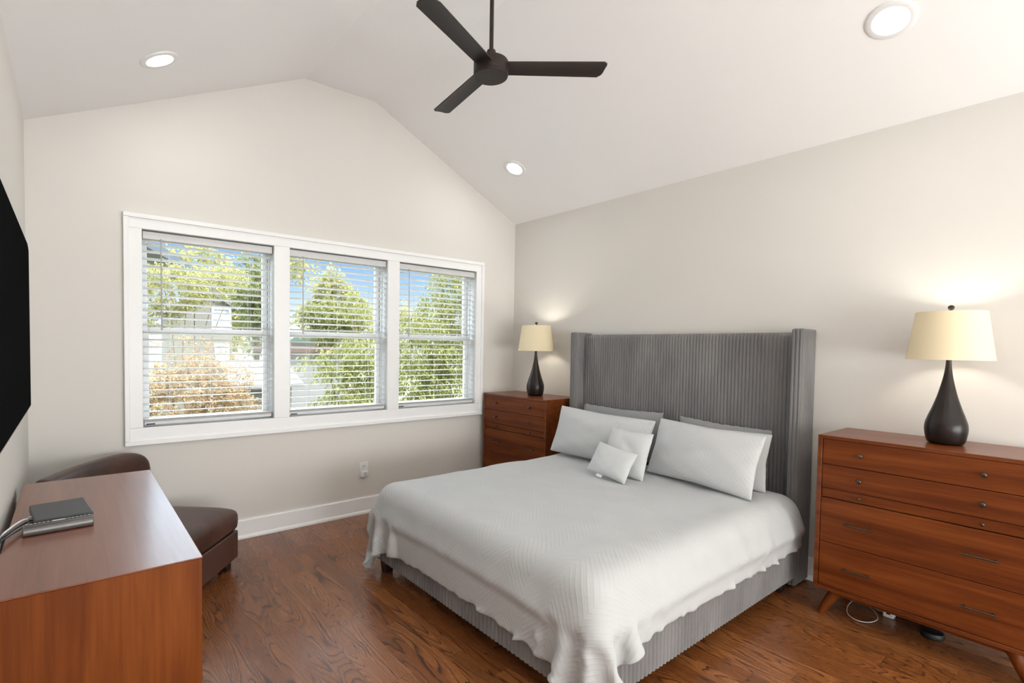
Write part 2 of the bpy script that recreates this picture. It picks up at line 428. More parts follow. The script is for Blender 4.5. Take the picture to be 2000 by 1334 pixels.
# windows: jamb liner, two sashes, glass
MZ = 1.362
def frame_rect(bm, x0, x1, z0, z1, y0, y1, st, top, bot):
    box(bm, x0, x0+st, y0, y1, z0, z1); box(bm, x1-st, x1, y0, y1, z0, z1)
    box(bm, x0+st, x1-st, y0, y1, z1-top, z1); box(bm, x0+st, x1-st, y0, y1, z0, z0+bot)
for k, (a, b) in enumerate(OP):
    bm = bm_new()
    box(bm, a-.011, a, 0, TH, OZ0-.011, OZ1+.011); box(bm, b, b+.011, 0, TH, OZ0-.011, OZ1+.011)
    box(bm, a, b, 0, TH, OZ0-.011, OZ0); box(bm, a, b, 0, TH, OZ1, OZ1+.011)
    # blind stops
    for xx in ((a, a+.010), (b-.010, b)): box(bm, *xx, .078, .088, OZ0, OZ1)
    wd = struct(obj('window_%d' % (k+1), bm, MAT['sash'], bevel=.001))
    bm = bm_new(); frame_rect(bm, a+.002, b-.002, OZ0+.001, MZ+.022, .092, .120, .040, .042, .045)
    obj('lower_sash', bm, MAT['sash'], wd, bevel=.003)
    bm = bm_new(); frame_rect(bm, a+.002, b-.002, MZ-.020, OZ1-.001, .122, .150, .036, .040, .040)
    obj('upper_sash', bm, MAT['sash'], wd, bevel=.003)
    bm = bm_new(); box(bm, a+.040, b-.040, .104, .108, OZ0+.045, MZ-.019); obj('lower_glass', bm, MAT['glass'], wd)
    bm = bm_new(); box(bm, a+.036, b-.036, .134, .138, MZ+.019, OZ1-.04); obj('upper_glass', bm, MAT['glass'], wd)
    # sky light enters here
    p = light('window_portal', 'AREA', ((a+b)/2, .20, (OZ0+OZ1)/2), 1, rot=(math.radians(-90), 0, 0), shape='RECTANGLE', size=b-a, size_y=OZ1-OZ0)
    p.data.cycles.is_portal = True

# blinds
BL = ['white slatted blind in the left window, nearest the wall television, tilt wand on its left',
      'white slatted blind in the middle window of the three',
      'white slatted blind in the right window, nearest the far dresser']
for k, (a, b) in enumerate(OP):
    bt = thing('window_blind', BL[k], 'window blind', ((a+b)/2, .04, OZ0), 0, 'blinds in the three window openings')
    hw = (b-a)/2-.005; H = OZ1-OZ0
    bm = bm_new(); box(bm, -hw, hw, -.032, .030, H-.052, H-.007); obj('valance', bm, MAT['slat'], bt, bevel=.003)
    bm = bm_new(); z = H-.076
    while z > .055:
        n0 = len(bm.verts)
        pr = [(-.025, -.0012), (-.012, .0012), (0, .002), (.012, .0012), (.025, -.0012), (.025, -.0036), (.012, -.0012), (0, -.0004), (-.012, -.0012), (-.025, -.0036)]
        tl = math.radians(-8)
        prism(bm, [(-hw+.003, y*math.cos(tl)-q*math.sin(tl), z+q*math.cos(tl)+y*math.sin(tl)) for y, q in pr], (2*hw-.006, 0, 0))
        z -= .0437
    for q in range(4): box(bm, -hw+.003, hw-.003, -.025, .025, .030+q*.0042, .0322+q*.0042)
    obj('slats', bm, MAT['slat'], bt)
    bm = bm_new(); box(bm, -hw+.003, hw-.003, -.026, .026, .010, .029); obj('bottom_rail', bm, MAT['slat'], bt, bevel=.003)
    for fx in (-.62, 0.0, .62):
        bm = bm_new()
        for yy in (-.027, .027): tube(bm, [(fx*hw, yy, .02), (fx*hw, yy, H-.05)], .0009, 5)
        obj('ladder_cord', bm, MAT['cord'], bt)
    wx = -hw+.093
    bm = bm_new(); tube(bm, [(wx, -.036, H-.045), (wx, -.038, H-.08), (wx+.002, -.036, .640), (wx+.002, -.036, .58)], [.0035, .0035, .0040, .0055], 8)
    obj('tilt_wand', bm, MAT['wand'], bt)
    bm = bm_new(); box(bm, -hw+.012, -hw+.058, -.0275, -.0262, .011, .0185); o = obj('label_tag', bm, MAT['black'], bt); o['label'] = 'small dark tag at the left end of the bottom rail'

# wall outlet
ot = thing('wall_outlet', 'white electrical outlet with small plug-in unit low on the window wall', 'outlet', (-1.537, 0, .337))
bm = bm_new(); box(bm, -.036, .036, -.006, 0, -.058, .058); obj('cover_plate', bm, MAT['white_pl'], ot, bevel=.003)
bm = bm_new(); box(bm, -.017, .017, -.009, -.006, .008, .040); obj('receptacle', bm, MAT['white_pl'], ot, bevel=.003)
bm = bm_new()
for xx in (-.007, .007): box(bm, xx-.0015, xx+.0015, -.0095, -.0088, .022, .034)
obj('slot', bm, MAT['black'], ot)
bm = bm_new(); box(bm, -.027, .027, -.030, -.0062, -.055, -.004); obj('plug_in_unit', bm, MAT['white_pl'], ot, bevel=.005)
bm = bm_new(); box(bm, -.012, .016, -.032, -.0302, -.045, -.014); obj('sensor_panel', bm, simple('pale_lens', (.55, .55, .60), .3), ot, bevel=.002)

# recessed lights
LB = ['round recessed downlight in the left slope above the television side', 'round recessed downlight on the right slope near the window wall corner',
      'large-looking round recessed downlight nearest the viewer on the right slope', None]
aL, aR = -math.atan(sl), math.atan(s2)
for (x, y, z, an, lb) in ((-2.937, -.572, 2.6955, aL, LB[0]), (-.535, -.565, 2.6965, aR, LB[1]), (-.543, -2.912, 2.7003, aR, LB[2]), (-2.937, -2.95, 2.6955, aL, LB[3])):
    rl = thing('recessed_light', lb or 'round recessed downlight in the left slope above the viewer', 'ceiling light', (x, y, z), 0, 'recessed downlights in the sloped ceiling')
    rl.rotation_euler = (0, an, 0)
    bm = bm_new()
    lathe(bm, [(.090, .0), (.088, -.005), (.082, -.008), (.066, -.008), (.060, -.004), (.060, .0)], 48, cap=False)
    smooth_angle(obj('trim_ring', bm, MAT['white_pl'], rl), 30)
    bm = bm_new(); lathe(bm, [(.0598, -.001), (.0598, -.004), (.045, -.0055), (.02, -.006)], 48); obj('lens', bm, MAT['can_glow'], rl, smooth=True)
    light('downlight', 'AREA', (0, 0, -.012), CAN_POWER, (1.0, .98, .95), rl, shape='DISK', size=.12)

# ------------------------------------------------------------------ ceiling fan
FX, FY = -1.726, -1.691
fan = thing('ceiling_fan', 'dark espresso three-blade ceiling fan on a long downrod', 'ceiling fan', (FX, FY, 2.56))
zc = FLAT-2.56
bm = bm_new(); lathe(bm, [(.072, zc), (.072, zc-.012), (.050, zc-.050), (.022, zc-.060)], 40); smooth_angle(obj('canopy', bm, MAT['fan'], fan))
bm = bm_new(); tube(bm, [(0, 0, .085), (0, 0, zc-.055)], .0098, 20); smooth_angle(obj('downrod', bm, MAT['fan'], fan))
bm = bm_new(); lathe(bm, [(.012, .128), (.020, .122), (.023, .108), (.023, .098), (.045, .092), (.052, .084), (.052, .072)], 40); smooth_angle(obj('coupling', bm, MAT['fan'], fan), 50)
bm = bm_new(); lathe(bm, [(.078, .008), (.082, .012), (.082, .066), (.078, .072), (.05, .074)], 56); smooth_angle(obj('motor_housing', bm, MAT['fan'], fan))
bm = bm_new(); lathe(bm, [(.060, 0), (.077, 0), (.079, .002), (.079, .010)], 56); smooth_angle(obj('hub_cap', bm, MAT['fan'], fan))
for k in range(3):
    bm = bm_new(); c = .052; r0, r1 = .070, .552
    out = [(r0, -c*.80), (r1-.040, -c), (r1-.016, -c*.96), (r1-.008, -c*.80), (r1-.016, c*.85), (r1-.024, c*.97), (r1-.045, c), (r0, c*.80)]
    # cambered blade: strips across the chord
    nc = 8; rows = []
    for q in range(nc+1):
        t = -1+2*q/nc; zz = .006*(1-t*t)
        tip = r1 - .010 - .014*(t+1)*.5 - (.020 if abs(t) > .99 else .004 if abs(t) > .7 else 0)
        rows.append([(r0+(tip-r0)*s_/6, t*c*(.86+.14*s_/6), zz) for s_ in range(7)])
    top = [[bm.verts.new((p[0], p[1], p[2]+.003)) for p in r] for r in rows]; bot = [[bm.verts.new((p[0], p[1], p[2]-.003)) for p in r] for r in rows]
    for q in range(nc):
        for s_ in range(6):
            bm.faces.new((top[q][s_], top[q][s_+1], top[q+1][s_+1], top[q+1][s_])); bm.faces.new((bot[q][s_], bot[q+1][s_], bot[q+1][s_+1], bot[q][s_+1]))
    for s_ in range(6):
        bm.faces.new((top[0][s_], bot[0][s_], bot[0][s_+1], top[0][s_+1])); bm.faces.new((top[nc][s_], top[nc][s_+1], bot[nc][s_+1], bot[nc][s_]))
    for q in range(nc):
        bm.faces.new((top[q][6], bot[q][6], bot[q+1][6], top[q+1][6])); bm.faces.new((top[q][0], top[q+1][0], bot[q+1][0], bot[q][0]))
    o = obj('blade', bm, MAT['fan'], fan, loc=(0, 0, .042))
    o.rotation_euler = (Matrix.Rotation(math.radians(-38+120*k), 3, 'Z') @ Matrix.Rotation(math.radians(-7.5), 3, 'X')).to_euler()
    smooth_angle(o, 40)

# ------------------------------------------------------------------ bed
def ribbed(bm, outline, z0, z1, pitch=.021, amp=.0065, rtop=.02, sub=6, rbot=.0):
    """upholstered slab: closed plan outline (CCW), vertical channels, rounded top"""
    P = [Vector((p[0], p[1])) for p in outline]; n_ = len(P)
    # round the corners
    Q = []; R = .018
    for k in range(n_):
        a, b, c = P[k-1], P[k], P[(k+1) % n_]
        d1 = (a-b).normalized(); d2 = (c-b).normalized(); r_ = min(R, (a-b).length*.35, (c-b).length*.35)
        for q in range(5):
            t = q/4; p1 = b+d1*r_; p2 = b+d2*r_
            Q.append((1-t)**2*p1+2*t*(1-t)*b+t*t*p2)
    seglen = [(Q[(k+1) % len(Q)]-Q[k]).length for k in range(len(Q))]; L = sum(seglen)
    nr = max(4, round(L/pitch)); N_ = nr*sub; pts = []; acc = 0; k = 0
    for q in range(N_):
        s_ = L*q/N_
        while acc+seglen[k] < s_: acc += seglen[k]; k += 1
        t = (s_-acc)/max(seglen[k], 1e-9); p = Q[k].lerp(Q[(k+1) % len(Q)], t); d = (Q[(k+1) % len(Q)]-Q[k]).normalized()
        pts.append((p, Vector((d.y, -d.x)), abs(math.sin(PI*q/sub))**.7))
    # smooth the normals round the corners
    rows = []
    if rbot: rows += [(z0, rbot), (z0+rbot*.3, rbot*.3)]
    rows.append((z0+rbot, 0))
    for q in range(1, 5): rows.append((z0+rbot+(z1-rtop-z0-rbot)*q/4, 0))
    for q in range(1, 5):
        t = q/4*PI/2; rows.append((z1-rtop+rtop*math.sin(t), rtop*(1-math.cos(t))))
    rings = []
    for z, ins in rows:
        rings.append([bm.verts.new((p.x+nr_.x*(amp*h-amp-ins), p.y+nr_.y*(amp*h-amp-ins), z)) for p, nr_, h in pts])
    for a, b in zip(rings, rings[1:]):
        for q in range(N_): bm.faces.new((a[q], a[(q+1) % N_], b[(q+1) % N_], b[q]))
    bm.faces.new(rings[0][::-1]); bm.faces.new(rings[-1])

bed = thing('bed', 'grey channel-tufted velvet wingback bed frame against the right wall', 'bed', (0, -1.7, 0))
def bedpart(name, outline, z0, z1, **kw):
    bm = bm_new(); ribbed(bm, [(x, y+1.7) for x, y in outline], z0, z1, **kw)
    o = obj(name, bm, MAT['velvet'], bed); smooth_angle(o, 70); return o
BY0, BY1 = -.878, -2.506
bedpart('headboard_panel', [(-.100, BY1+.05), (-.006, BY1+.05), (-.006, BY0-.05), (-.100, BY0-.05)], .06, 1.398, rtop=.035)
bedpart('headboard_wing', [(-.207, BY0-.058), (-.004, BY0-.058), (-.004, BY0), (-.207, BY0)], .012, 1.415, rtop=.012)
bedpart('headboard_wing', [(-.207, BY1), (-.004, BY1), (-.004, BY1+.060), (-.207, BY1+.060)], .012, 1.415, rtop=.012)
bedpart('side_rail', [(-1.93, -2.528), (-.209, -2.528), (-.209, -2.478), (-1.93, -2.478)], .085, .345, pitch=.025)
bedpart('side_rail', [(-1.93, -.998), (-.209, -.998), (-.209, -.948), (-1.93, -.948)], .085, .345, pitch=.025)
bedpart('foot_rail', [(-1.933, -2.527), (-1.883, -2.527), (-1.883, -.949), (-1.933, -.949)], .083, .347, pitch=.025)
for x, y in ((-1.88, -1.01), (-1.88, -2.465), (-.30, -2.46), (-.30, -1.01)):
    bm = bm_new()
    a = .024; b2 = .032
    v = [(x-a, y-a, 0), (x+a, y-a, 0), (x+a, y+a, 0), (x-a, y+a, 0), (x-b2, y-b2, .09), (x+b2, y-b2, .09), (x+b2, y+b2, .09), (x-b2, y+b2, .09)]
    vs = [bm.verts.new((p[0], p[1]+1.7, p[2])) for p in v]
    for f in ((0, 3, 2, 1), (4, 5, 6, 7), (0, 1, 5, 4), (1, 2, 6, 5), (2, 3, 7, 6), (3, 0, 4, 7)): bm.faces.new([vs[q] for q in f])
    o = obj('leg', bm, MAT['darkwood'], bed, bevel=.003); o['label'] = 'short dark wooden block leg'

# comforter: a square cloth let fall over the mattress
def drape():
    h = .022; rng = np.random.default_rng(5)
    xs_ = np.arange(-.222, -1.945-.205, -h); ys_ = np.arange(-.955+.185, -2.52-.175, -h)
    ni, nj = len(xs_), len(ys_)
    P = np.zeros((ni, nj, 3)); P[..., 0] = xs_[:, None]; P[..., 1] = ys_[None, :]; P[..., 2] = .56
    P[..., 2] += rng.normal(0, .002, (ni, nj))
    rest = P[..., :2].copy()
    prev = P.copy()
    ctr = np.array([(-.10-1.905)/2, (-.975-2.497)/2, .235]); hf = np.array([(1.905-.10)/2, (2.497-.975)/2, .235]); rr = .065
    c2 = np.array([(-.10-1.935)/2, (-.948-2.530)/2, .17]); h2 = np.array([(1.935-.10)/2, (2.530-.948)/2, .17])
    off = .020
    def push(P, c, hh, r):
        q = P-c; d = np.abs(q)-(hh-r); m = np.maximum(d, 0); ln = np.linalg.norm(m, axis=-1)
        inside = np.minimum(d.max(-1), 0); sd = ln+inside-r-off
        hit = sd < 0
        n_ = np.where(ln[..., None] > 1e-9, m/np.maximum(ln, 1e-9)[..., None], 0)
        ax = d.argmax(-1); alt = np.zeros_like(P); np.put_along_axis(alt, ax[..., None], 1.0, -1)
        n_ = np.where(ln[..., None] > 1e-9, n_, alt)*np.sign(q+1e-12)
        return hit, n_, sd
    # gathered hem: a little extra cloth near the three free edges
    I = np.arange(ni)[:, None]*np.ones((1, nj)); J = np.ones((ni, 1))*np.arange(nj)[None, :]
    edge = np.minimum(np.minimum(ni-1-I, J), nj-1-J)*h
    wob = .5+.5*np.sin(I*.23+1.3*np.sin(J*.11))*np.sin(J*.19+I*.05)
    gx = 1+(.015+.05*wob)*np.exp(-edge/.05)+rng.normal(0, .012, (ni, nj))
    cons = []
    def add(di, dj, k, sets):
        for s_ in sets:
            cons.append((di, dj, k, s_))
    add(1, 0, 1.0, [('i', 2, 0), ('i', 2, 1)]); add(0, 1, 1.0, [('j', 2, 0), ('j', 2, 1)])
    add(1, 1, .35, [('i', 2, 0), ('i', 2, 1)]); add(1, -1, .35, [('i', 2, 0), ('i', 2, 1)])
    add(2, 0, .25, [('i4', 0, 0), ('i4', 0, 1)]); add(0, 2, .25, [('j4', 0, 0), ('j4', 0, 1)])
    idx = []
    for di, dj, k, s_ in cons:
        ii, jj = np.meshgrid(np.arange(ni), np.arange(nj), indexing='ij')
        ok = (ii+di < ni) & (jj+dj < nj) & (jj+dj >= 0)
        if s_[0] == 'i': ok &= (ii % 2 == s_[2])
        elif s_[0] == 'j': ok &= (jj % 2 == s_[2])
        elif s_[0] == 'i4': ok &= ((ii//2) % 2 == s_[2])
        else: ok &= ((jj//2) % 2 == s_[2])
        ii, jj = ii[ok], jj[ok]
        L = h*math.hypot(di, dj)*.5*(gx[ii, jj]+gx[ii+di, jj+dj])
        idx.append((ii*nj+jj, (ii+di)*nj+jj+dj, L, k))
    F = P.reshape(-1, 3); Fp = prev.reshape(-1, 3)
    dt = 1/60.
    for step in range(150):
        v = (F-Fp)*.97; Fp = F.copy(); F = F+v; F[:, 2] -= 9.8*dt*dt*.6
        for it in range(9):
            for a, b, L, k in idx:
                d = F[b]-F[a]; ln = np.sqrt((d*d).sum(1)); c = ((ln-L)/np.maximum(ln, 1e-9)*.5*k)[:, None]*d
                F[a] += c; F[b] -= c
            for cc, hh, r in ((ctr, hf, rr), (c2, h2, .02)):
                hit, n_, sd = push(F, cc, hh, r)
                if hit.any():
                    F[hit] -= n_[hit]*sd[hit][:, None]
            F[:, 2] = np.maximum(F[:, 2], .012)
        # friction
        hit, n_, sd = push(F, ctr, hf+.002, rr)
        mv = F-Fp; tn = mv-(mv*n_).sum(1)[:, None]*n_
        F[hit] -= tn[hit]*.6
    return F.reshape(ni, nj, 3), ni, nj, h
Pc, ni, nj, hgrid = drape()
bm = bm_new(); uvl = bm.loops.layers.uv.new('UVMap'); V = [[None]*nj for _ in range(ni)]
rng = np.random.default_rng(3)
from mathutils import noise as mnoise
du = np.gradient(Pc, axis=0); dv = np.gradient(Pc, axis=1); nn = np.cross(dv, du); nn /= np.maximum(np.linalg.norm(nn, axis=-1, keepdims=True), 1e-9)
nn *= np.where(nn[..., 2:3] < -.2, -1, 1)
for i in range(ni):
    for j in range(nj):
        q = Vector((i*hgrid, j*hgrid, 0)); ed = min(ni-1-i, j, nj-1-j)*hgrid
        a1 = mnoise.noise(q*3.2)*.010+mnoise.noise(q*8+Vector((5, 2, 1)))*.0055
        sidew = max(0, 1-ed/.45)
        a2 = mnoise.noise(Vector((q.x*17, q.y*17, 3)))*.0050*sidew
        ef, er, el = (ni-1-i)*hgrid, (nj-1-j)*hgrid, j*hgrid
        wf, wr_, wl = max(0, 1-ef/.42), max(0, 1-er/.40), max(0, 1-el/.34)
        a2 += .014*wf*mnoise.noise(Vector((q.y*13, q.x*2.2, 7)))+.019*wr_*mnoise.noise(Vector((q.x*12, q.y*2.0, 9)))+.008*wl*mnoise.noise(Vector((q.x*12, q.y*2.0, 4)))
        if wr_ > 0: a2 += .006*wr_*(1-wr_)*4*mnoise.noise(Vector((q.x*20+q.y*9, q.y*8, 2)))
        Pc[i, j] += nn[i, j]*(a1*.8+.015+a2*.9)
for i in range(ni):
    for j in range(nj):
        p = Pc[i, j].copy()
        ed = min(ni-1-i, j, nj-1-j)
        if p[2] < .362 and p[0] > -1.948 and -2.543 < p[1] < -.934:      # keep clear of the rails
            k_ = int(np.argmin([p[0]+1.948, p[1]+2.543, -.934-p[1]]))
            if k_ == 0: p[0] = -1.948
            else: p[1] = (-2.543, -.934)[k_-1]
        if ed == 0: p[:2] += rng.normal(0, .004, 2); p[2] += rng.normal(0, .003)
        V[i][j] = bm.verts.new(p)
for i in range(ni-1):
    for j in range(nj-1):
        f = bm.faces.new((V[i][j], V[i][j+1], V[i+1][j+1], V[i+1][j]))
        for lp, (a, b) in zip(f.loops, ((i, j), (i, j+1), (i+1, j+1), (i+1, j))): lp[uvl].uv = (b*hgrid, a*hgrid)
co = obj('comforter', bm, MAT['comf'], smooth=True)
sd = co.modifiers.new('thickness', 'SOLIDIFY'); sd.thickness = .012; sd.offset = 0
ss = co.modifiers.new('subsurf', 'SUBSURF'); ss.levels = ss.render_levels = 1
tag(co, 'white chevron-textured comforter draped over the grey bed', 'comforter')

# pillows
def pillow(name, label, cat, group, mat, pos, wdt, hgt, thick, lean, yaw, roll=0.0, seed=1, ruffle=0.0, slump=.0):
    """local: x across, z up, y thickness; bottom edge at z=0"""
    rg = random.Random(seed); n_ = 30; m_ = 22
    bm = bm_new(); uvl = bm.loops.layers.uv.new('UVMap'); grid = {}
    ph = [rg.uniform(0, 6.28) for _ in range(10)]
    def wr(u, v):
        s_ = 0
        for q in range(4):
            s_ += math.sin((3+2*q)*u+ph[q]+2*math.sin(2*v+ph[q+4]))*math.sin((2+1.7*q)*v+ph[q+5])/(1+q)
        return s_
    for side in (1, -1):
        for i in range(n_+1):
            for j in range(m_+1):
                u = -1+2*i/n_; v = -1+2*j/m_
                if side == -1 and (i in (0, n_) or j in (0, m_)): grid[(side, i, j)] = grid[(1, i, j)]; continue
                pinch_u = 1-.055*(1-v*v)*abs(u)**3 + 0; pinch_v = 1-.075*(1-u*u)*abs(v)**3
                x = u*wdt/2*(1-.055*(1-abs(v))*abs(u)**3); z = v*hgt/2*(1-.07*(1-abs(u))*abs(v)**3)
                t = (max(0, 1-abs(u)**2.6)*max(0, 1-abs(v)**2.4))**.62
                y = side*thick/2*t+ (wr(u*1.25, v*1.25)*.0062*(t**.4)*(hgt/.36)**1.5)
                if abs(u) > .985 or abs(v) > .985:
                    y += wr(u*6, v*6)*.004*min(1, hgt/.36)+ruffle*math.sin(24*u+ph[1]+3*v)*.5; z += ruffle*math.sin(31*u+ph[2])*.5*abs(v); x += ruffle*math.sin(27*v+ph[3])*.5*abs(u)
                z -= slump*(1-u*u)*max(0, v)*hgt
                grid[(side, i, j)] = bm.verts.new((x, y, z+hgt/2))
    for side in (1, -1):
        for i in range(n_):
            for j in range(m_):
                c4 = [(i, j), (i+1, j), (i+1, j+1), (i, j+1)]
                f = bm.faces.new([grid[(side, *c)] for c in (c4 if side == 1 else c4[::-1])])
                for lp, c in zip(f.loops, (c4 if side == 1 else c4[::-1])): lp[uvl].uv = (c[0]/n_*wdt, c[1]/m_*hgt)
    o = obj(name, bm, mat, smooth=True, subsurf=1)
    # facing -x (room side); lean back towards the headboard
    R = Matrix.Rotation(yaw, 3, 'Z') @ Matrix.Rotation(-lean, 3, 'Y') @ Matrix.Rotation(roll, 3, 'X') @ Matrix.Rotation(PI/2, 3, 'Z')
    # local y (thickness) -> -x, local x -> y
    o.rotation_euler = R.to_euler(); o.location = pos
    return tag(o, label, cat, group)
R_ = math.radians
ZT = .512
g_p = 'pillows on the bed'
pillow('pillow', 'grey pillow with gathered edge behind the left white sham', 'pillow', g_p, MAT['grey_cotton'], (-.205, -1.33, ZT), .70, .36, .09, R_(-8), 0, 0, 11, .012)
pillow('pillow', 'grey pillow with gathered edge behind the right white sham', 'pillow', g_p, MAT['grey_cotton'], (-.205, -2.06, ZT), .58, .345, .09, R_(-8), 0, R_(2), 12, .012)
pillow('pillow', 'plain white pillow peeking out right of the front right sham', 'pillow', g_p, MAT['cotton'], (-.325, -2.06, ZT), .68, .33, .08, R_(-12), 0, R_(0), 13)
pillow('pillow', 'large white chevron sham at the left, by the far dresser', 'pillow', g_p, MAT['sham'], (-.50, -1.36, ZT+.006), .785, .355, .15, R_(-19), R_(3), R_(2), 14)
pillow('pillow', 'large white chevron sham at the right of the bed', 'pillow', g_p, MAT['sham'], (-.505, -2.08, ZT+.006), .68, .36, .145, R_(-20), R_(-6), R_(1), 15)
pillow('cushion', 'square white cushion leaning on the shams, behind the smallest cushion', 'cushion', 'small white cushions', MAT['cotton'], (-.66, -1.70, ZT-.002), .30, .30, .10, R_(-20), R_(4), R_(2), 16)
cu = pillow('cushion', 'smallest white cushion in front of all the pillows, with a tiny tag', 'cushion', 'small white cushions', MAT['cotton'], (-.79, -1.68, ZT+.012), .28, .20, .08, R_(-30), R_(6), R_(9), 17)
bm = bm_new(); box(bm, .02, .06, -.004, -.0025, -.012, .006); o = obj('tag', bm, MAT['white_pl'], cu); o['label'] = 'tiny white sewn-in tag'

# ------------------------------------------------------------------ dressers
def make_dresser(label, loc, rotz):
    """local: y runs -WD..0 along the wall, front at x=-DP"""
    d = thing('dresser', label, 'dresser', loc, rotz, 'matching mahogany dressers beside the bed')
    WD, DP, ZB, ZT_ = .762, .396, .132, .886; t = .019
    bm = bm_new()
    box(bm, -DP, 0, -WD, 0, ZT_-.017, ZT_); box(bm, -DP, 0, -WD, 0, ZB, ZB+.019)
    box(bm, -DP, 0, -WD, -WD+t, ZB+.019, ZT_-.017); box(bm, -DP, 0, -t, 0, ZB+.019, ZT_-.017)
    box(bm, -.012, -.004, -WD+t, -t, ZB+.019, ZT_-.017)
    obj('carcass', bm, MAT['mahog_case'], d, bevel=.0015)
    bm = bm_new(); box(bm, -DP+.03, -.013, -WD+t+.001, -t-.001, ZB+.0195, ZT_-.0175); o = obj('gap_shade_block', bm, MAT['gap'], d); o['label'] = 'painted shade in the gaps between the drawers'  # near-black block paints the shade between the drawer fronts
    fr = [('drawer', .7485, .8675, 'k'), ('drawer', .6325, .7455, 'k'), ('pull_out_shelf', .5855, .6295, 's'), ('drawer', .3685, .5815, 'h'), ('drawer', .1535, .3655, 'h')]
    for nm, z0, z1, kind in fr:
        bm = bm_new(); inset = .003 if kind != 's' else .010
        box(bm, -DP+inset, -DP+.026, -WD+t+.0025, -t-.0025, z0, z1)
        dr = obj(nm, bm, MAT['mahog'], d, bevel=.0012)
        for yy in (-.176, -WD+.176):
            bm = bm_new(); zc_ = (z0+z1)/2
            if kind in 'ks':
                s_ = 1.0 if kind == 'k' else .72
                lathe(bm, [(.0045*s_, 0), (.0045*s_, .010*s_), (.009*s_, .014*s_), (.011*s_, .019*s_), (.009*s_, .024*s_), (.004*s_, .026*s_)], 20)
                for v in bm.verts: v.co = Vector((-DP+inset-v.co.z, yy+v.co.x, zc_+(0 if kind == 's' else .002)+v.co.y))
                obj('knob', bm, MAT['bronze'], dr, smooth=True)
            else:
                hl = .055
                tube(bm, [(-DP+inset-.020, yy-hl, zc_-.012+.012), (-DP+inset-.020, yy+hl, zc_)], .0042, 10)
                for q in (-hl+.012, hl-.012): tube(bm, [(-DP+inset-.020, yy+q, zc_), (-DP+inset, yy+q, zc_)], .0035, 8)
                obj('bar_handle', bm, MAT['bronze'], dr)
    bm = bm_new(); box(bm, -DP+.05, -.05, -WD+.06, -.06, ZB-.030, ZB-.0005); obj('apron', bm, MAT['mahog'], d)
    for sx_, sy_ in ((-1, 1), (-1, -1), (1, 1), (1, -1)):
        cx_ = -DP/2+sx_*(DP/2-.062); cy_ = -WD/2+sy_*(WD/2-.082)
        bm = bm_new(); tube(bm, [(cx_+sx_*.026, cy_+sy_*.058, 0), (cx_+sx_*.024, cy_+sy_*.054, .010), (cx_, cy_, ZB-.001)], [.014, .0165, .030], 20)
        for v in bm.verts:
            if v.co.z < .006: v.co.z = 0.0
            v.co.z = min(v.co.z, ZB-.0005)
        smooth_angle(obj('leg', bm, MAT['mahog_v'], d), 50)
    return d
dr1 = make_dresser('wide mahogany dresser at the right edge of the view, beside the bed', (-.012, -2.666, 0), math.radians(-1.2))
dr2 = copy_tree(dr1); dr2.location = (-.012, -.066, 0); dr2.rotation_euler = (0, 0, 0)
dr2['label'] = 'mahogany dresser in the far corner between window and bed'

# ------------------------------------------------------------------ table lamps
def make_lamp(label, loc):
    l = thing('table_lamp', label, 'table lamp', loc, 0, 'matching teardrop table lamps')
    prof_px = [(110, 1248), (150, 1245), (172, 1225), (185, 1185), (195, 1130), (191, 1085), (178, 1050), (160, 1010), (140, 970), (120, 925), (103, 885), (86, 840), (70, 790), (56, 745), (44, 700), (35, 655), (29, 615), (26, 580), (25, 558)]
    pts = spline([(r*.0746/195, 0, (1248-z)/690*.377) for r, z in prof_px], 3)
    bm = bm_new(); lathe(bm, [(p.x, max(p.z, 0)) for p in pts], 56); smooth_angle(obj('base', bm, MAT['brown'], l), 50)
    bm = bm_new(); lathe(bm, [(.0055, .376), (.0055, .420), (.013, .425), (.013, .470)], 20); smooth_angle(obj('socket', bm, MAT['bronze'], l))
    bm = bm_new()
    for s_ in (1, -1):
        tube(bm, spline([(s_*.012, 0, .425), (s_*.045, 0, .45), (s_*.046, 0, .53), (s_*.020, 0, .582), (0, 0, .590)], 5), .0018, 6)
    for k in range(3):
        an = 2*PI*k/3+.4; tube(bm, [(0, 0, .588), (.119*math.cos(an), .119*math.sin(an), .586)], .0015, 6)
    obj('harp', bm, MAT['bronze'], l)
    bm = bm_new(); lathe(bm, [(.150, .377), (.120, .590), (.1185, .590), (.1485, .377), (.150, .377)], 72, cap=False); smooth_angle(obj('lamp_shade', bm, MAT['shade'], l), 50)
    bm = bm_new(); lathe(bm, [(.004, .590), (.004, .597), (.0095, .601), (.012, .608), (.010, .616), (.004, .620)], 20); obj('finial', bm, MAT['brown'], l, smooth=True)
    bm = bm_new(); bmesh.ops.create_uvsphere(bm, u_segments=20, v_segments=14, radius=.026)
    for v in bm.verts: v.co.z += .505
    obj('bulb', bm, MAT['glow'], l, smooth=True)
    light('lamp_light', 'POINT', (0, 0, .505), LAMP_POWER, (1.0, .96, .88), l, shadow_soft_size=.028)
    return l
l1 = make_lamp('dark teardrop table lamp with cream shade on the dresser at the right edge', (-.2, -3.087, .8862))
l2 = copy_tree(l1); l2.location = (-.2, -.500, .8862); l2['label'] = 'dark teardrop table lamp with cream shade on the far corner dresser'

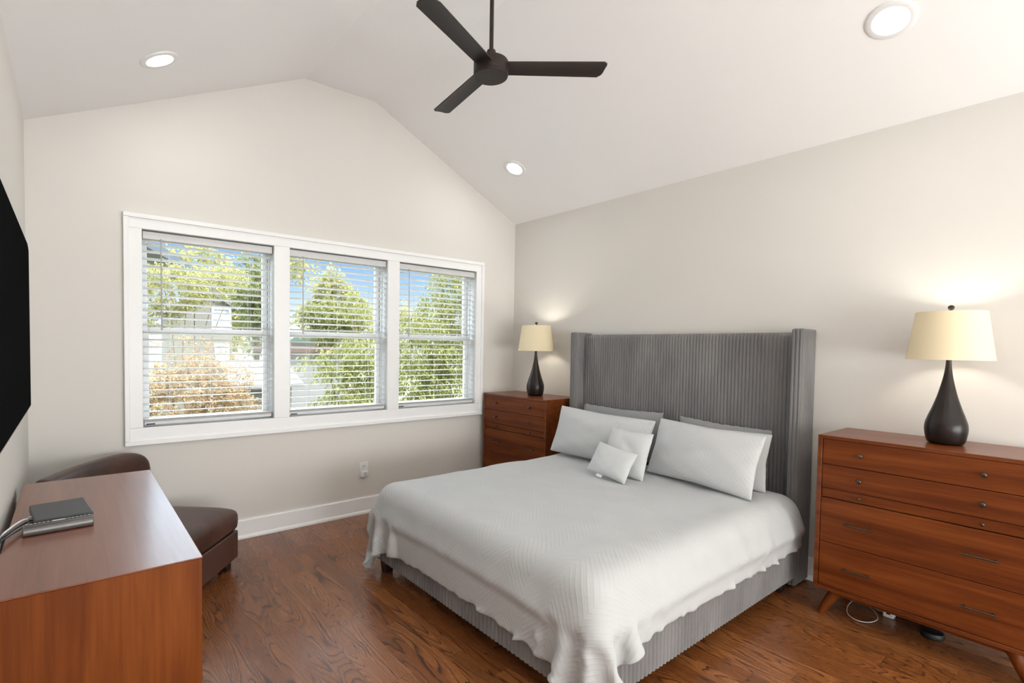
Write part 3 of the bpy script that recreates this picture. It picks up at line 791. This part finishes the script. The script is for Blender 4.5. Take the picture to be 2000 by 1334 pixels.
# ------------------------------------------------------------------ television console and what is on it
cz = .694
con = thing('media_console', 'reddish mahogany low chest under the wall television', 'chest', (-3.233, -1.387, 0))
def conb(name, x0, x1, y0, y1, z0, z1, mat, bev=.002):
    bm = bm_new(); box(bm, x0+3.233, x1+3.233, y0+1.387, y1+1.387, z0, z1); return obj(name, bm, mat, con, bevel=bev)
conb('top', -3.457, -3.009, -2.003, -.770, cz-.004, cz, MAT['mahog_top'], .0012)
conb('end_panel', -3.455, -3.0105, -2.0015, -1.983, .15, cz-.0045, MAT['mahog_v'])
conb('end_panel', -3.455, -3.0105, -.790, -.7715, .15, cz-.0045, MAT['mahog_v'])
conb('body', -3.455, -3.030, -1.9825, -.7905, .15, cz-.0185, MAT['mahog'])
for k in range(3):
    y0 = -1.980+k*.3965
    dr = conb('drawer_column', -3.0295, -3.0125, y0, y0+.3935, .155, cz-.021, MAT['mahog'])
    bm = bm_new(); tube(bm, [(-3.012+3.233, y0+.197-.05+1.387, .45), (-2.995+3.233, y0+.197-.05+1.387, .45), (-2.995+3.233, y0+.197+.05+1.387, .45), (-3.012+3.233, y0+.197+.05+1.387, .45)], .004, 8)
    obj('bar_handle', bm, MAT['bronze'], dr)
for sx_ in (-1, 1):
    for sy_ in (-1, 1):
        bm = bm_new(); tube(bm, [(sx_*.185, sy_*.55, 0), (sx_*.165, sy_*.52, .152)], [.014, .028], 16)
        for v in bm.verts: v.co.z = 0 if v.co.z < .004 else min(v.co.z, .150)
        obj('leg', bm, MAT['mahog_v'], con, smooth=True)

# flat dark cable box
bx = thing('cable_box', 'flat charcoal cable box lying on the chest under the television', 'electronics box', (-3.328, -1.366, cz), math.radians(6))
bm = bm_new(); box(bm, -.076, .076, -.108, .108, .006, .031); obj('housing', bm, MAT['darkgrey'], bx, bevel=.004)
for a in (-.06, .06):
    for b in (-.09, .09):
        bm = bm_new(); lathe(bm, [(.007, 0), (.007, .006)], 12, (a, b, 0)); obj('foot', bm, MAT['black'], bx)
for k, yy in enumerate((-.02, -.055, -.085)):
    bm = bm_new(); box(bm, -.086, -.0765, yy-.006, yy+.006, .013, .024); o = obj('plug', bm, MAT['keys'] if k == 0 else MAT['black'], bx)
# bar shaped unit with keys
sb = thing('keypad_unit', 'slim grey metal bar with a row of small keys, in front of the flat box', 'electronics box', (-3.331, -1.512, cz), math.radians(3))
bm = bm_new()
pr = [(-.019, .000), (.032, .000), (.032, .024), (-.004, .029), (-.012, .029), (-.019, .023), (-.022, .012)]
prism(bm, [(-.088, y, z+.001) for y, z in pr], (.176, 0, 0)); obj('housing', bm, MAT['silver'], sb, bevel=.003, seg=3)
bm = bm_new(); v0 = []
for x0, x1, nm in ((-.084, .084, 'key_strip'),):
    prism(bm, [(x0, -.001, .0295), (x0, .030, .0250), (x0, .030, .0262), (x0, -.001, .0307)], (x1-x0, 0, 0)); obj(nm, bm, MAT['black'], sb)
for k in range(16):
    xx = -.078+k*.0104
    if 6 <= k <= 8: continue
    bm = bm_new(); prism(bm, [(xx-.0032, .006, .0290), (xx-.0032, .022, .0268), (xx-.0032, .022, .0284), (xx-.0032, .006, .0307)], (.0064, 0, 0)); obj('key', bm, MAT['keys'], sb)
bm = bm_new(); prism(bm, [(-.017, .004, .0292), (-.017, .024, .0264), (-.017, .024, .0280), (-.017, .004, .0310)], (.034, 0, 0)); o = obj('display_window', bm, MAT['white_pl'], sb); o['label'] = 'pale oblong display window'
# cables
for nm, lb, mt, k, r in (('cable', 'white cable running from the flat box to the left edge', MAT['white_pl'], 0, .0032), ('cable', 'black cable leaving the flat box below the white one', MAT['black'], 1, .0034), ('cable', 'black cable nearest the viewer, leaving the front of the flat box', MAT['black'], 2, .0026)):
    y0 = (-1.386, -1.421, -1.451)[k]
    bm = bm_new(); tube(bm, spline([(-3.412, y0-.009, cz+.018), (-3.426, y0-.035, cz+.022-k*.004), (-3.4475, y0-.10, cz+.022-k*.003), (-3.4655, y0-.16, cz+.010), (-3.4675, y0-.21, cz-.06), (-3.4665, y0-.25, cz-.20), (-3.4665, y0-.22, cz-.40)], 7), r, 10)
    tag(obj(nm, bm, mt, smooth=True), lb, 'cable', 'cables behind the cable box')

# television
tv = thing('television', 'black flat-screen television mounted on the left wall, cut by the edge', 'television', (-W, -1.99, 1.34))
def tv_outline(g):
    return [(-.555, 1.09-1.34), (.445, 1.087-1.34), (.551, 1.572-1.34), (.31, 1.596-1.34), (-.555, 1.60-1.34)] if False else [(-.555-g, -.246-g), (.449+g, -.250-g), (.553+g, .222+g), (.545+g, .235+g), (.310, .256+g), (-.555-g, .262+g)]
bm = bm_new()
box(bm, 0, .05, -.20, .20, -.15, .15); obj('wall_mount', bm, MAT['black'], tv)
bm = bm_new(); prism(bm, [(.045, y, z) for y, z in ((-.56, -.25), (.50, -.25), (.50, .245), (-.56, .262))], (.028, 0, 0)); obj('back_shell', bm, MAT['black'], tv, bevel=.004)
bm = bm_new(); prism(bm, [(.0735, y, z) for y, z in ((-.568, -.254), (.505, -.254), (.505, .234), (.45, .250), (-.568, .266))], (.010, 0, 0)); obj('bezel', bm, MAT['bronze'], tv, bevel=.002)
bm = bm_new(); prism(bm, [(.0840, y, z) for y, z in ((-.56, -.246), (.498, -.246), (.498, .230), (.448, .243), (-.56, .258))], (.0015, 0, 0)); obj('screen', bm, MAT['screen'], tv)

# ------------------------------------------------------------------ leather chair set across the corner
ch = thing('armchair', 'low brown leather corner chair with curved back, behind the chest', 'chair', (-2.95, -.46, 0), math.radians(0))
O = Vector((-2.95, -.46, 0)); A = Vector((-2.535, -.445, 0)); wv = Vector((-.64, -.768, 0)); bv = Vector((-.768, .64, 0)); CW, CD = .53, .60
def cp(a, b, z): return A+wv*a+bv*b+Vector((0, 0, z))-O
def chair_block(name, a0, a1, b0, b1, z0, z1, mat, bev, seg=4):
    bm = bm_new(); vs = [bm.verts.new(cp(a, b, z)) for z in (z0, z1) for a, b in ((a0, b0), (a1, b0), (a1, b1), (a0, b1))]
    for f in ((0, 3, 2, 1), (4, 5, 6, 7), (0, 1, 5, 4), (1, 2, 6, 5), (2, 3, 7, 6), (3, 0, 4, 7)): bm.faces.new([vs[k] for k in f])
    return obj(name, bm, mat, ch, bevel=bev, seg=seg)
chair_block('seat_base', .004, CW-.004, .006, CD, .055, .216, MAT['leather'], .010)
# domed seat cushion
bm = bm_new(); n_ = 20; g = {}
def cush(u, v):
    # rounded plan
    r = .22; return u*(1-.5*r*r*v*v*.6), v*(1-.5*r*r*u*u*.6)
for i in range(n_+1):
    for j in range(n_+1):
        u, v = -1+2*i/n_, -1+2*j/n_; uu, vv = cush(u, v)
        dome = (1-abs(u)**6)*(1-abs(v)**6); z = .325+.035*dome**.5+.008*(1-u*u)*(1-v*v)
        g[i, j, 1] = bm.verts.new(cp(CW/2+uu*CW/2*1.012, CD/2-.005+vv*CD/2, z))
        zb = .218
        g[i, j, 0] = bm.verts.new(cp(CW/2+uu*CW/2*1.004, CD/2-.002+vv*CD/2*.995, zb))
for i in range(n_):
    for j in range(n_):
        bm.faces.new((g[i, j, 1], g[i+1, j, 1], g[i+1, j+1, 1], g[i, j+1, 1])); bm.faces.new((g[i, j, 0], g[i, j+1, 0], g[i+1, j+1, 0], g[i+1, j, 0]))
ring = [(i, 0) for i in range(n_)]+[(n_, j) for j in range(n_)]+[(i, n_) for i in range(n_, 0, -1)]+[(0, j) for j in range(n_, 0, -1)]
for q in range(len(ring)):
    a, b = ring[q], ring[(q+1) % len(ring)]; bm.faces.new((g[a[0], a[1], 0], g[b[0], b[1], 0], g[b[0], b[1], 1], g[a[0], a[1], 1]))
smooth_angle(obj('seat_cushion', bm, MAT['leather'], ch, subsurf=1), 60)
# curved back
bm = bm_new(); nb = 24; sec = 14; rings = []
for q in range(nb+1):
    t = q/nb; s_ = -1+2*t
    a = -.035+t*(CW+.185); bow = .055*(1-s_*s_)
    e_ = min(1.0, (1-abs(s_)**5)) ; top = .672*(1-.10*max(0, -s_)**7-.0*max(0, s_)**8)-.012*t
    ctr_b = CD-.035+bow
    th = .050*(.80+.20*(1-min(0, s_)**4)); ring_ = []
    for k in range(sec*2):
        an = 2*PI*k/(sec*2); cx_, sy_ = math.cos(an), math.sin(an)
        # stadium section: thickness th, from z .20 to top, leaning back
        zz = (.20+top)/2+(top-.20)/2*math.copysign(abs(sy_)**.28, sy_)
        bb = ctr_b+th*math.copysign(abs(cx_)**.6, cx_)+.05*(zz-.35)
        ring_.append(bm.verts.new(cp(a, bb, zz)))
    rings.append(ring_)
for r1, r2 in zip(rings, rings[1:]):
    for k in range(sec*2): bm.faces.new((r1[k], r1[(k+1) % (sec*2)], r2[(k+1) % (sec*2)], r2[k]))
bm.faces.new(rings[0]); bm.faces.new(rings[-1][::-1])
smooth_angle(obj('backrest', bm, MAT['leather'], ch, subsurf=1), 60)
for a, b in ((.06, .06), (CW-.06, .06), (.06, CD-.06), (CW-.06, CD-.06)):
    chair_block('leg', a-.026, a+.026, b-.026, b+.026, 0, .056, MAT['darkwood'], .003, 1)

# ------------------------------------------------------------------ things under the near dresser
bm = bm_new()
tube(bm, spline([(-.112, -2.760, .022), (-.20, -2.752, .012), (-.285, -2.770, .006), (-.335, -2.815, .006), (-.315, -2.862, .006), (-.25, -2.882, .008), (-.18, -2.856, .010), (-.125, -2.812, .012), (-.13, -2.83, .010), (-.150, -2.880, .012)], 6), .0017, 8)
tag(obj('charging_cable', bm, MAT['cord'], smooth=True), 'looped white charging cable on the floor under the near dresser', 'cable')
ad = thing('charger', 'small white charger block at the end of the looped cable', 'charger', (-.150, -2.905, 0))
bm = bm_new(); box(bm, -.022, .022, -.022, .022, .0, .048); obj('body', bm, MAT['white_pl'], ad, bevel=.005)
bm = bm_new(); box(bm, -.0245, -.022, -.008, .008, .018, .026); obj('socket', bm, MAT['black'], ad)
ps = thing('power_strip', 'black power strip on the floor under the near dresser', 'power strip', (-.105, -2.975, 0), math.radians(10))
bm = bm_new(); box(bm, -.026, .026, -.10, .10, 0, .036); obj('housing', bm, MAT['black'], ps, bevel=.006)
for q in (-.06, -.02, .02, .06):
    bm = bm_new(); box(bm, -.014, .014, q-.012, q+.012, .036, .038); obj('socket', bm, MAT['darkgrey'], ps)
pk = thing('round_adapter', 'black round adapter lying in the shadow under the near dresser', 'adapter', (-.215, -3.075, 0))
bm = bm_new(); lathe(bm, [(.030, 0), (.042, .003), (.045, .014), (.040, .026), (.022, .030)], 32); smooth_angle(obj('body', bm, MAT['black'], pk), 50)
bm = bm_new(); tube(bm, spline([(.040, .005, .013), (.075, .02, .006), (.105, .06, .012)], 6), .003, 8); obj('lead', bm, MAT['black'], pk, smooth=True)

# ------------------------------------------------------------------ outdoors
GZ = -3.2
bm = bm_new(); box(bm, -40, 60, 1.2, 120, GZ-.2, GZ); struct(obj('ground', bm, simple('dry_lawn', (0.145, 0.145, 0.073), .9, 3, .3)))

sid = siding('cream_siding', (0.178, 0.170, 0.149)); whs = siding('white_siding', (0.218, 0.221, 0.221), .2)
roofm = simple('grey_shingles', (0.132, 0.139, 0.152), .8, 30, .3)
hs = thing('house', 'cream neighbouring house with gabled side wall seen through the left window', 'house', (2.6, 30, GZ))
hx = 2.6
bm = bm_new(); gp = [(-1.6, 0, 0), (1.79, 0, 0), (1.79, 0, 6.62), (.40, 0, 7.57), (-1.6, 0, 6.2)]
prism(bm, gp, (0, 2.5, 0)); obj('wall', bm, sid, hs)
bm = bm_new(); prism(bm, [(1.79+.3, -.3, 6.42), (.40, -.3, 7.60), (-1.9, -.3, 6.05), (-1.9, -.3, 6.28), (.40, -.3, 7.84), (1.79+.3, -.3, 6.65)], (0, 3.0, 0)); obj('roof', bm, roofm, hs)
for (x0, x1, z0, z1) in ((.775, 1.62, 5.43, 6.50), (.935, 1.50, 3.13, 4.31)):
    bm = bm_new(); frame_rect(bm, x0-.12, x1+.12, z0-.12, z1+.12, -.08, 0, .12, .12, .12); f = obj('window', bm, MAT['trim'], hs)
    bm = bm_new(); box(bm, x0, x1, -.03, -.01, z0, z1); obj('pane', bm, simple('sky_lit_pane', (.35, .40, .42), .15), f)

h2_ = thing('white_house', 'white sided house behind the leaves in the middle window', 'house', (3.0, 13, GZ))
bm = bm_new(); box(bm, -1.0, 1.05, 0, 2.2, 0, 4.25); obj('wall', bm, whs, h2_)
bm = bm_new(); prism(bm, [(-1.25, -.25, 4.22), (1.3, -.25, 4.22), (1.3, -.25, 4.40), (-1.25, -.25, 4.40)], (0, 2.7, 0)); obj('roof', bm, simple('brown_shingles', (0.086, 0.046, 0.036), .8, 30, .3), h2_)

g1 = thing('garage', 'pale garage with low grey roof at the lower right of the left window', 'garage', (.05, 8.2, GZ))
bm = bm_new(); box(bm, -.55, .62, 0, 2.2, 0, 3.52); obj('wall', bm, sid, g1)
bm = bm_new(); prism(bm, [(0, -.25, 3.52), (0, 2.4, 3.52), (0, 2.4, 3.60), (0, 1.1, 4.06), (0, -.25, 3.60)], (1.52, 0, 0)); ro = obj('roof', bm, simple('light_shingles', (0.165, 0.165, 0.165), .8, 30, .2), g1); ro.location.x = -.70

g2 = thing('teal_roofed_shed', 'pale green roofed shed low in the middle window', 'shed', (5.9, 21, GZ))
bm = bm_new(); box(bm, -.9, .9, 0, 3, 0, 4.6); obj('wall', bm, whs, g2)
bm = bm_new(); prism(bm, [(-1.2, -.2, 4.6), (1.2, -.2, 4.6), (1.0, -.2, 6.0), (0.2, -.2, 5.5)], (0, 3.4, 0)); obj('roof', bm, simple('green_metal_roof', (0.145, 0.251, 0.238), .5, 8, .1), g2)

nr_ = thing('neighbour_eave', 'dark sloping roof edge crossing the top left of the left window', 'roof', (-1.9, 11, 3.4))
bm = bm_new(); prism(bm, [(-2.5, 0, 2.0), (.10, 0, .42), (1.15, 0, -.28), (1.15, 0, -.42), (.05, 0, .18), (-2.5, 0, 1.7)], (0, 2.0, 0)); obj('roof_edge', bm, simple('slate_blue_fascia', (0.086, 0.112, 0.145), .6), nr_)
bm = bm_new(); prism(bm, [(-2.5, .3, -6.6), (-.5, .3, -6.6), (-.5, .3, .45), (-2.5, .3, 1.65)], (0, 1.4, 0)); obj('wall', bm, sid, nr_)

def leaf(bm, p, d, n_, L, wd):
    s_ = d.cross(n_).normalized()*wd
    v = [bm.verts.new(p), bm.verts.new(p+d*L*.45+s_+n_*L*.04), bm.verts.new(p+d*L), bm.verts.new(p+d*L*.45-s_+n_*L*.04)]
    bm.faces.new(v)

def tree(name, label, cat, base, blobs, n_leaf, L, wd, mat, droop=.3, seed=1, trunk=True, trunk_mat=None, group=None, tr=1.0):
    rg = random.Random(seed); t = thing(name, label, cat, base, 0, group); b0 = Vector(base)
    bm = bm_new(); vol = [b[3]*b[4]*b[5] for b in blobs]; tot = sum(vol)
    for (cx_, cy_, cz_, rx, ry, rz), v_ in zip(blobs, vol):
        n_here = int(n_leaf*v_/tot); nclump = max(6, n_here//14)
        for _ in range(nclump):
            while True:
                q = Vector((rg.uniform(-1, 1), rg.uniform(-1, 1), rg.uniform(-1, 1)))
                if .12 < q.length < 1: break
            q = q*(q.length**-.35)
            c = Vector((cx_+q.x*rx, cy_+q.y*ry, cz_+q.z*rz)); sp = L*1.8
            dir0 = Vector((q.x*.7+rg.uniform(-.5, .5), q.y*.7+rg.uniform(-.5, .5), rg.uniform(-.5, .4)-droop)).normalized()
            for k in range(14):
                p = c+dir0*(k-7)*L*.28+Vector((rg.gauss(0, sp*.22), rg.gauss(0, sp*.22), rg.gauss(0, sp*.22)))
                d = (dir0+Vector((rg.uniform(-.9, .9), rg.uniform(-.9, .9), rg.uniform(-.8, .8)-droop))).normalized()
                n_ = Vector((rg.uniform(-.8, .8), rg.uniform(-.8, .8), 1)).normalized()
                l_ = L*rg.uniform(.7, 1.25); leaf(bm, p-b0, d, n_, l_, wd*l_)
    obj('foliage', bm, mat, t)
    if trunk:
        bm = bm_new(); top = Vector((sum(b[0] for b in blobs)/len(blobs), sum(b[1] for b in blobs)/len(blobs), max(b[2] for b in blobs)))-b0
        tube(bm, spline([(0, 0, 0), tuple(top*.4+Vector((.08, 0, 0))), tuple(top)], 5), [q_*tr for q_ in [.10]*4+[.08]*4+[.03]*3], 8)
        for (cx_, cy_, cz_, rx, ry, rz) in blobs:
            c = Vector((cx_, cy_, cz_))-b0; st = top*.45
            tube(bm, spline([tuple(st), tuple((st+c)/2+Vector((0, 0, .15))), tuple(c+Vector((rx*.5, 0, rz*.5)))], 4), [q_*tr for q_ in (.05, .045, .04, .035, .03, .025, .02, .015, .01)], 6)
        obj('trunk', bm, trunk_mat or bark, t)
    return t
bark = simple('grey_bark', (.16, .12, .09), .9, 12, .4)
m_yel = leafy('yellow_green_leaves', [(0.407, 0.368, 0.148), (0.313, 0.329, 0.125), (0.516, 0.469, 0.258), (0.204, 0.235, 0.086), (0.453, 0.422, 0.204)])
m_grn = leafy('olive_green_leaves', [(0.172, 0.204, 0.070), (0.282, 0.290, 0.094), (0.086, 0.109, 0.043), (0.407, 0.391, 0.156), (0.218, 0.243, 0.101)])
m_dkg = leafy('dark_green_leaves', [(0.125, 0.156, 0.070), (0.187, 0.218, 0.086), (0.266, 0.282, 0.117)])
m_org = leafy('peach_autumn_leaves', [(0.344, 0.212, 0.101), (0.422, 0.305, 0.179), (0.251, 0.156, 0.086), (0.360, 0.313, 0.172), (0.485, 0.391, 0.282)])
gt = 'trees outside the windows'
tree('tree', 'yellow-green tree close outside the left window', 'tree', (-1.4, 8.5, GZ), [(-1.7, 8, 2.35, .60, .6, .50), (-1.0, 8.5, 2.5, .5, .6, .35), (-1.9, 8.2, 1.75, .35, .4, .25), (-.5, 9, 2.75, .45, .5, .28)], 9500, .058, .28, m_yel, .2, 1, group=gt, tr=.35)
tree('shrub', 'large orange-leaved autumn shrub filling the lower left window', 'shrub', (-1.6, 6.3, GZ), [(-1.75, 6.2, .25, .85, .7, .62), (-1.05, 6.4, .05, .55, .6, .50), (-1.6, 6.3, -.6, 1.2, .9, .7), (-2.2, 6.4, .60, .45, .5, .35), (-1.5, 6.4, .80, .5, .4, .32), (-1.0, 6.6, .62, .45, .4, .25)], 32000, .046, .34, m_org, .1, 2, tr=.4)
tree('tree', 'sparse young tree with scattered orange leaves above the peach shrub', 'tree', (-1.2, 7.4, GZ), [(-1.7, 7.4, 1.15, .55, .4, .35), (-1.0, 7.5, 1.05, .45, .4, .3), (-.55, 7.5, .75, .35, .35, .3)], 900, .05, .32, m_org, .15, 21, group=gt, tr=.25)
tree('tree', 'dark green dense tree at the right side of the left window', 'tree', (2.5, 18, GZ), [(2.45, 18, 3.4, .80, 1, .75), (2.6, 18.2, 2.5, .7, 1, .7), (2.3, 18, 4.4, .5, .7, .5), (2.9, 18, 1.4, .6, .8, .7)], 4200, .17, .25, m_dkg, .2, 3, group=gt)
tree('tree', 'pale yellow tree far behind the left window', 'tree', (1.3, 38, GZ), [(.6, 38, 6.6, 2.6, 2, 1.7), (4.2, 38, 6.8, 2.2, 2, 1.5), (7.4, 38, 4.8, 1.9, 2, 2.4), (5.6, 38, 2.2, 1.8, 2, 1.8), (11, 38, 7.7, 1.6, 2, 1.2)], 8500, .32, .3, m_yel, .2, 4, group=gt)
tree('tree', 'tall golden tree standing behind the middle window', 'tree', (6.2, 19, GZ), [(6.2, 19, 3.6, 1.0, .9, .75), (6.1, 19, 4.35, .55, .6, .45), (7.2, 19, 2.9, .9, .9, .6), (5.2, 19.3, 2.6, .6, .6, .6)], 6500, .15, .28, m_yel, .2, 5, group=gt)
tree('tree', 'rounded green tree in front of the golden one in the middle window', 'tree', (4.9, 16, GZ), [(4.7, 16, 2.45, .95, .8, .55), (5.7, 16, 2.2, .7, .8, .5), (4.9, 16, 1.7, 1.1, .7, .45)], 6000, .13, .25, m_grn, .2, 6, group=gt)
tree('tree', 'leafy branch tree close to the middle window, long drooping leaves', 'tree', (1.2, 5.4, GZ), [(.85, 5, 1.15, .50, .5, .26), (1.0, 5.1, .75, .48, .5, .30), (.38, 5, .80, .34, .4, .15), (.50, 5, .35, .45, .5, .16), (1.05, 5.2, .20, .45, .5, .30), (.05, 5.1, .95, .28, .3, .16), (1.0, 5.6, 2.05, .28, .3, .22), (.9, 5.2, -.15, .5, .5, .2)], 7600, .080, .19, m_grn, .65, 7, group=gt, tr=.35)
tree('tree', 'big green tree filling the right window', 'tree', (4.3, 7.6, GZ), [(4.45, 7.3, 2.75, .62, .6, .50), (4.0, 7.3, 2.25, .50, .6, .35), (4.7, 7.3, 2.0, .55, .6, .5), (3.4, 7, 1.75, .75, .6, .30), (3.5, 7, 1.05, .9, .7, .45), (4.4, 7.1, .85, .85, .7, .5), (3.3, 7, .40, .8, .6, .45), (4.2, 7, .15, .95, .7, .45), (3.6, 7, -.30, 1.0, .7, .40), (4.9, 7.4, 3.2, .4, .5, .3), (4.7, 7.2, 1.4, .6, .6, .5)], 24000, .086, .20, m_grn, .55, 8, group=gt, tr=.5)
tree('hedge', 'yellow-green foliage line along the far yard', 'hedge', (9.5, 26, GZ), [(7.6, 26, 1.6, 1.6, 1, 1.2), (10.5, 26, 2.2, 1.8, 1, 1.4), (13.5, 26, 2.6, 1.8, 1, 1.5), (16.5, 26, 2.4, 1.8, 1, 1.4)], 5200, .24, .3, m_yel, .2, 9)
